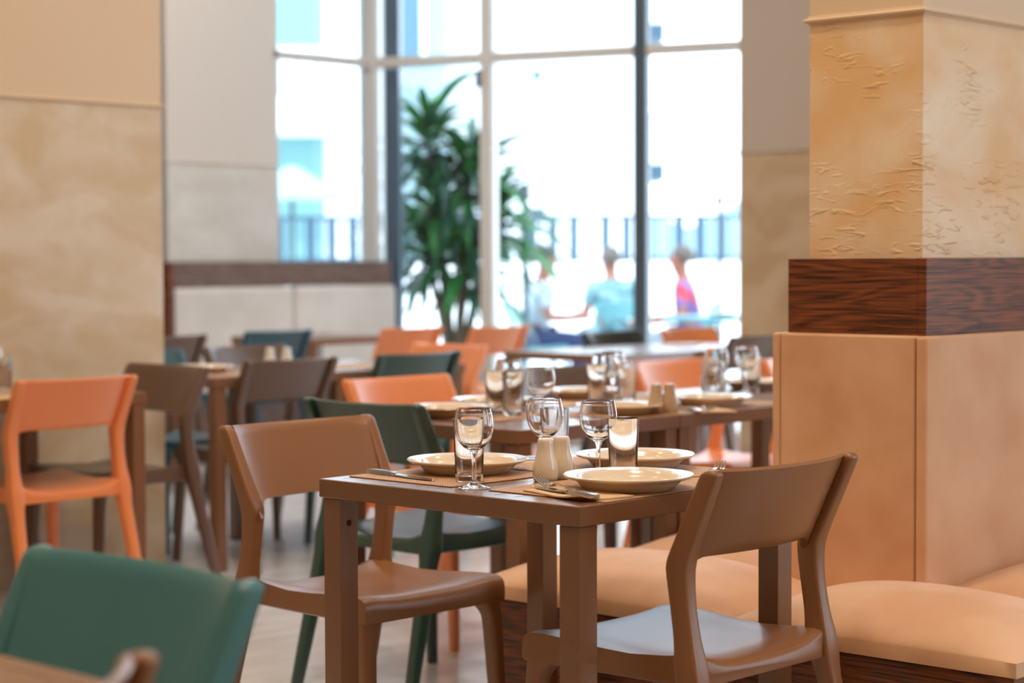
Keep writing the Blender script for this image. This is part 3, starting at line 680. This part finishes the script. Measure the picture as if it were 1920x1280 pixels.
def build_tumbler():
    o = lathe('tumbler', [(0, .001), (.025, .0), (.0276, .0015), (.0282, .006), (.0326, .1265), (.0322, .1278), (.0314, .1272), (.0272, .016), (.025, .0125), (0, .0115)], 'glass', None, 48, 50)
    return tag(o, None, 'tumbler', 'straight glass tumblers')
def build_plate():
    o = lathe('dinner_plate', [(0, .003), (.078, .003), (.081, 0), (.086, 0), (.091, .003), (.1005, .0135), (.107, .019), (.122, .0225), (.1275, .0255), (.1285, .0283), (.1265, .0296), (.122, .0285), (.105, .0262), (.1015, .0245), (.096, .0172), (.090, .0115), (.082, .0092), (0, .0085)], 'ceramic', None, 72, 40)
    return tag(o, None, 'plate', 'cream dinner plates')
def shaker_builder(m):
    def b():
        o = lathe('table_shaker', [(0, .0), (.0225, 0), (.0245, .002), (.0262, .010), (.0265, .019), (.0252, .031), (.0222, .044), (.0188, .056), (.0170, .066), (.0166, .076), (.0163, .0825), (.0150, .0858), (.0125, .0872), (0, .0876)], m, None, 36, 50)
        return tag(o, None, 'shaker', 'ceramic salt and pepper shakers')
    return b
def build_mat():
    o = box('placemat', -.225, .225, -.15, .15, 0, .0022, 'mat', None, bev=.0008, seg=1); return tag(o, None, 'placemat', 'woven brown placemats')
def build_fork():
    # tines towards +x, arched profile
    v = []; f = []
    def strip(pts):
        rings = [[(x, y-w/2, z), (x, y+w/2, z), (x, y+w/2*.8, z+.0022), (x, y-w/2*.8, z+.0022)] for (x, y, z, w) in pts]
        a, b = loft(rings); n = len(v); v.extend(a); f.extend([tuple(i+n for i in q) for q in b])
    strip(smooth_path([(-.105, 0, .003, .012), (-.095, 0, .0025, .019), (-.05, 0, .005, .014), (.0, 0, .010, .0075), (.03, 0, .0115, .007), (.042, 0, .009, .014), (.052, 0, .0055, .023), (.060, 0, .0045, .0245)], 4))
    for y in (-.0098, -.0033, .0033, .0098):
        strip(smooth_path([(.058, y, .0045, .0046), (.075, y, .0065, .0042), (.092, y, .012, .0036), (.105, y, .019, .002)], 4))
    o = from_data('fork', v, f, 'steel', None, 40); return tag(o, None, 'fork', 'steel forks')
def build_knife():
    v = []; f = []
    def sec(pts):
        rings = [[(x, -w/2, z-h/2), (x, -w/2+.001, z+h/2), (x, w/2-.001, z+h/2), (x, w/2, z-h/2)] for (x, z, w, h) in pts]
        a, b = loft(rings); n = len(v); v.extend(a); f.extend([tuple(i+n for i in q) for q in b])
    sec(smooth_path([(-.11, .004, .008, .004), (-.106, .005, .016, .008), (-.06, .0055, .018, .009), (-.025, .005, .015, .008), (-.015, .0045, .010, .006), (-.008, .004, .016, .003), (.03, .003, .020, .0016), (.08, .003, .019, .0014), (.105, .003, .010, .001), (.112, .003, .003, .001)], 4))
    o = from_data('knife', v, f, 'steel', None, 40); return tag(o, None, 'knife', 'steel table knives')
def build_napkin():
    nx, ny = 18, 10; v = []; f = []
    for k, dz in ((0, .0028), (1, 0.0)):
        for j in range(ny+1):
            for i in range(nx+1):
                a = i/nx; b = j/ny; c = max(0, a+ (1-b)*.9-1.45)
                v.append((-.10+.20*a, -.06+.12*b, dz+.0006+.05*c*c+.0005*math.sin(a*9+b*5)))
    n1 = (nx+1)*(ny+1); W_ = nx+1
    for j in range(ny):
        for i in range(nx): a = j*W_+i; f += [(a, a+1, a+W_+1, a+W_), (n1+a, n1+a+W_, n1+a+W_+1, n1+a+1)]
    rim = [i for i in range(W_)]+[j*W_+nx for j in range(1, ny+1)]+[ny*W_+i for i in range(nx-1, -1, -1)]+[j*W_ for j in range(ny-1, 0, -1)]
    for k in range(len(rim)): a, b = rim[k], rim[(k+1) % len(rim)]; f.append((a, b, n1+b, n1+a))
    o = from_data('napkin', v, f, 'napkin', None, 50); return tag(o, None, 'napkin', 'folded paper napkins')
wine, tumbler, plate, mat_, fork, knife, napkin = [first(b) for b in (build_wine, build_tumbler, build_plate, build_mat, build_fork, build_knife, build_napkin)]
shaker, shaker2, shaker3 = first(shaker_builder('ceramic')), first(shaker_builder('ceramic2')), first(shaker_builder('whiteceramic'))
ZM = ZT+.0022
# front table
mat_(.300, .153, 'woven brown placemat under the nearest plate on the front table')
mat_(.290, .545, 'woven brown placemat under the left plate on the front table')
m3 = mat_(.525, .358, 'woven brown placemat under the plate on the bench side of the front table', PI/2, ZT+.0024)
plate(.266, .106, 'cream plate nearest to us on the front table, beside the fork', z=ZM)
plate(.280, .560, 'cream plate at the left of the front table, behind the front wine glass', z=ZM)
plate(.575, .345, 'cream plate at the back right of the front table, behind the nearest plate', z=ZM+.0025)
wine(.087, .353, 'wine glass standing nearest to us on the front table, in front of a tumbler')
tumbler(.152, .430, 'tumbler directly behind the nearest wine glass on the front table', z=ZM)
wine(.383, .432, 'wine glass behind the two cream shakers on the front table')
tumbler(.494, .505, 'tumbler behind the shakers, partly seen through the middle wine glass')
wine(.407, .305, 'wine glass in front of the back right plate on the front table')
tumbler(.388, .222, 'tumbler right of the right-hand wine glass on the front table')
shaker(.275, .333, 'cream ceramic shaker on the front table, the nearer and larger looking of the pair')
shaker(.330, .338, 'cream ceramic shaker on the front table, half hidden behind its twin')
napkin(.128, .118, 'folded beige napkin under the fork at the near edge of the front table', math.radians(-105), ZM)
fork(.128, .145, 'steel fork on the beige napkin at the near edge of the front table', math.radians(74), ZM+.0032)
knife(.103, .130, 'steel knife beside the fork on the beige napkin', math.radians(75), ZM+.0036)
knife(.118, .595, 'steel knife lying left of the left plate on the front table', math.radians(-96), ZM)
fork(.455, .560, 'steel fork to the right of the left plate, behind the shakers', math.radians(-70), ZM)
fork(.560, .120, 'steel fork behind the rim of the nearest plate', math.radians(30), ZM+.0005)
napkin(.500, .585, 'folded napkin behind the shakers at the far side of the front table', math.radians(-70), ZT)
# second table row
mat_(1.40, 1.66, 'woven mat at the left end of the second table', PI/2); mat_(1.75, 1.35, 'woven mat on the bench side of the second table')
mat_(2.18, 1.37, 'woven mat on the second row under the plate beside the tan shakers'); mat_(2.18, 1.76, 'woven mat at the chair side of the middle table in the second row')
plate(1.335, 1.66, 'blurred cream plate at the left end of the second table', z=ZM)
plate(1.66, 1.80, 'blurred cream plate in front of the bright orange chair', z=ZM-.002)
plate(1.70, 1.335, 'blurred cream plate left of the tan shakers on the second table', z=ZM)
plate(2.14, 1.85, 'blurred cream plate behind the middle group of glasses', z=ZM)
plate(2.15, 1.345, 'blurred cream plate right of the tan shakers', z=ZM)
plate(2.90, 1.72, 'blurred cream plate at the right end of the second row by the bench back', z=ZT)
wine(1.272, 1.253, 'blurred wine glass standing alone at the near corner of the second table')
wine(1.54, 1.624, 'blurred wine glass behind the left pair of tumblers on the second table')
tumbler(1.464, 1.604, 'blurred tumbler, left one of the pair at the left of the second table', z=ZM)
tumbler(1.454, 1.526, 'blurred tumbler, right one of the pair at the left of the second table', z=ZM)
tumbler(1.93, 1.618, 'blurred tumbler at the left of the middle glass group'); wine(1.998, 1.647, 'blurred wine glass behind the left tumbler of the middle glass group')
wine(2.103, 1.70, 'blurred wine glass at the back of the middle glass group'); tumbler(2.037, 1.59, 'blurred tumbler at the right of the middle glass group')
shaker2(1.805, 1.283, 'tan shaker on the second table row, left of the pair'); shaker2(1.834, 1.256, 'tan shaker on the second table row, right of the pair')
tumbler(2.348, 1.494, 'blurred tumbler left in the right-hand glass group near the bench back', z=ZM)
wine(2.453, 1.557, 'blurred wine glass behind the left tumbler near the bench back'); wine(2.665, 1.594, 'blurred rightmost wine glass beside the near bench back'); tumbler(2.738, 1.628, 'blurred tumbler behind the rightmost wine glass')
lathe_h = first(lambda: tag(lathe('sugar_bowl', [(0, 0), (.032, 0), (.04, .006), (.045, .03), (.043, .055), (.036, .068), (.034, .07), (.03, .08), (.012, .09), (0, .092)], 'whiteceramic', None, 30, 50), None, 'bowl'))
lathe_h(2.60, 1.68, 'small white lidded bowl between the right-hand glasses')
knife(1.93, 1.27, 'blurred knife lying between the tan shakers and the table edge', math.radians(60), ZM); fork(1.97, 1.25, 'blurred fork beside the plate right of the tan shakers', math.radians(-120), ZM)
napkin(1.99, 1.245, 'blurred napkin under the fork by the tan shakers', math.radians(60), ZT)
napkin(1.84, 1.72, 'blurred napkin at the chair side of the second table row', math.radians(10), ZT)
# left table and middle left table
wine(1.02, 3.56, 'blurred wine glass on the far left table'); tumbler(1.09, 3.60, 'blurred tumbler beside the wine glass on the far left table'); tumbler(1.0, 3.64, 'blurred tumbler behind the wine glass on the far left table')
mat_(.98, 3.40, 'woven mat on the far left table behind the orange chair'); napkin(.90, 3.30, 'blurred napkin at the near edge of the far left table', .3, ZM)
shaker3(2.66, 4.05, 'white shaker on the middle left table, left of the pair'); shaker3(2.71, 4.00, 'white shaker on the middle left table, right of the pair')
mat_(2.25, 3.95, 'woven mat on the middle left table next to the pillar edge', PI/2); plate(2.25, 3.98, 'blurred plate on the middle left table next to the pillar edge', z=ZM)
mat_(2.98, 3.92, 'woven mat on the table in front of the shaded teal-green chair')
napkin(5.4, 4.0, 'folded napkin on the far window table', .4, ZT)

# ------------------------------------------------------------------ people, their seats and table
person(ext(0.17, 17.2), face(-75), 'blurred person in a white top and navy trousers seated in profile by the dark post', 'shirtw', 'navy', 'hairdark', 0.10)
person(ext(0.925, 18.4), face(20), 'blurred person in a teal patterned top seated with back to the window', 'shirtt', 'greyt', 'hairgrey', 0.02)
person(ext(1.56, 17.2), face(80), 'blurred person in a lavender and red top seated facing left', 'shirtl', 'greyt', 'hairgrey', 0.08, (-.12, .36, .66), (.14, .40, .68))
def seat_at(s, z, deg, label):
    p = ext(s, z); a = face(deg); d = Vector((-math.sin(a), math.cos(a))); chair('aqua', p.x-d.x*.20, p.y-d.y*.20, a, label, group='terrace chairs')
seat_at(0.17, 17.2, -75, 'aqua terrace chair under the person in white'); seat_at(0.925, 18.4, 20, 'aqua terrace chair under the person in teal'); seat_at(1.56, 17.2, 80, 'aqua terrace chair under the person in lavender')

tt = empty('terrace_table', ext(1.62, 16.15), AE); tag(tt, 'aqua terrace table in front of the person in lavender', 'table')
box('table_top', -.38, .38, -.33, .33, .70, .74, 'aqua', tt, bev=.01)
lathe('pedestal', [(0, 0), (.24, 0), (.24, .02), (.05, .04), (.035, .08), (.035, .66), (.09, .70), (0, .70)], 'aqua', tt, 20)
o = plate(ext(1.70, 16.1).x, ext(1.70, 16.1).y, 'white looking plate on the aqua terrace table', z=.7405)
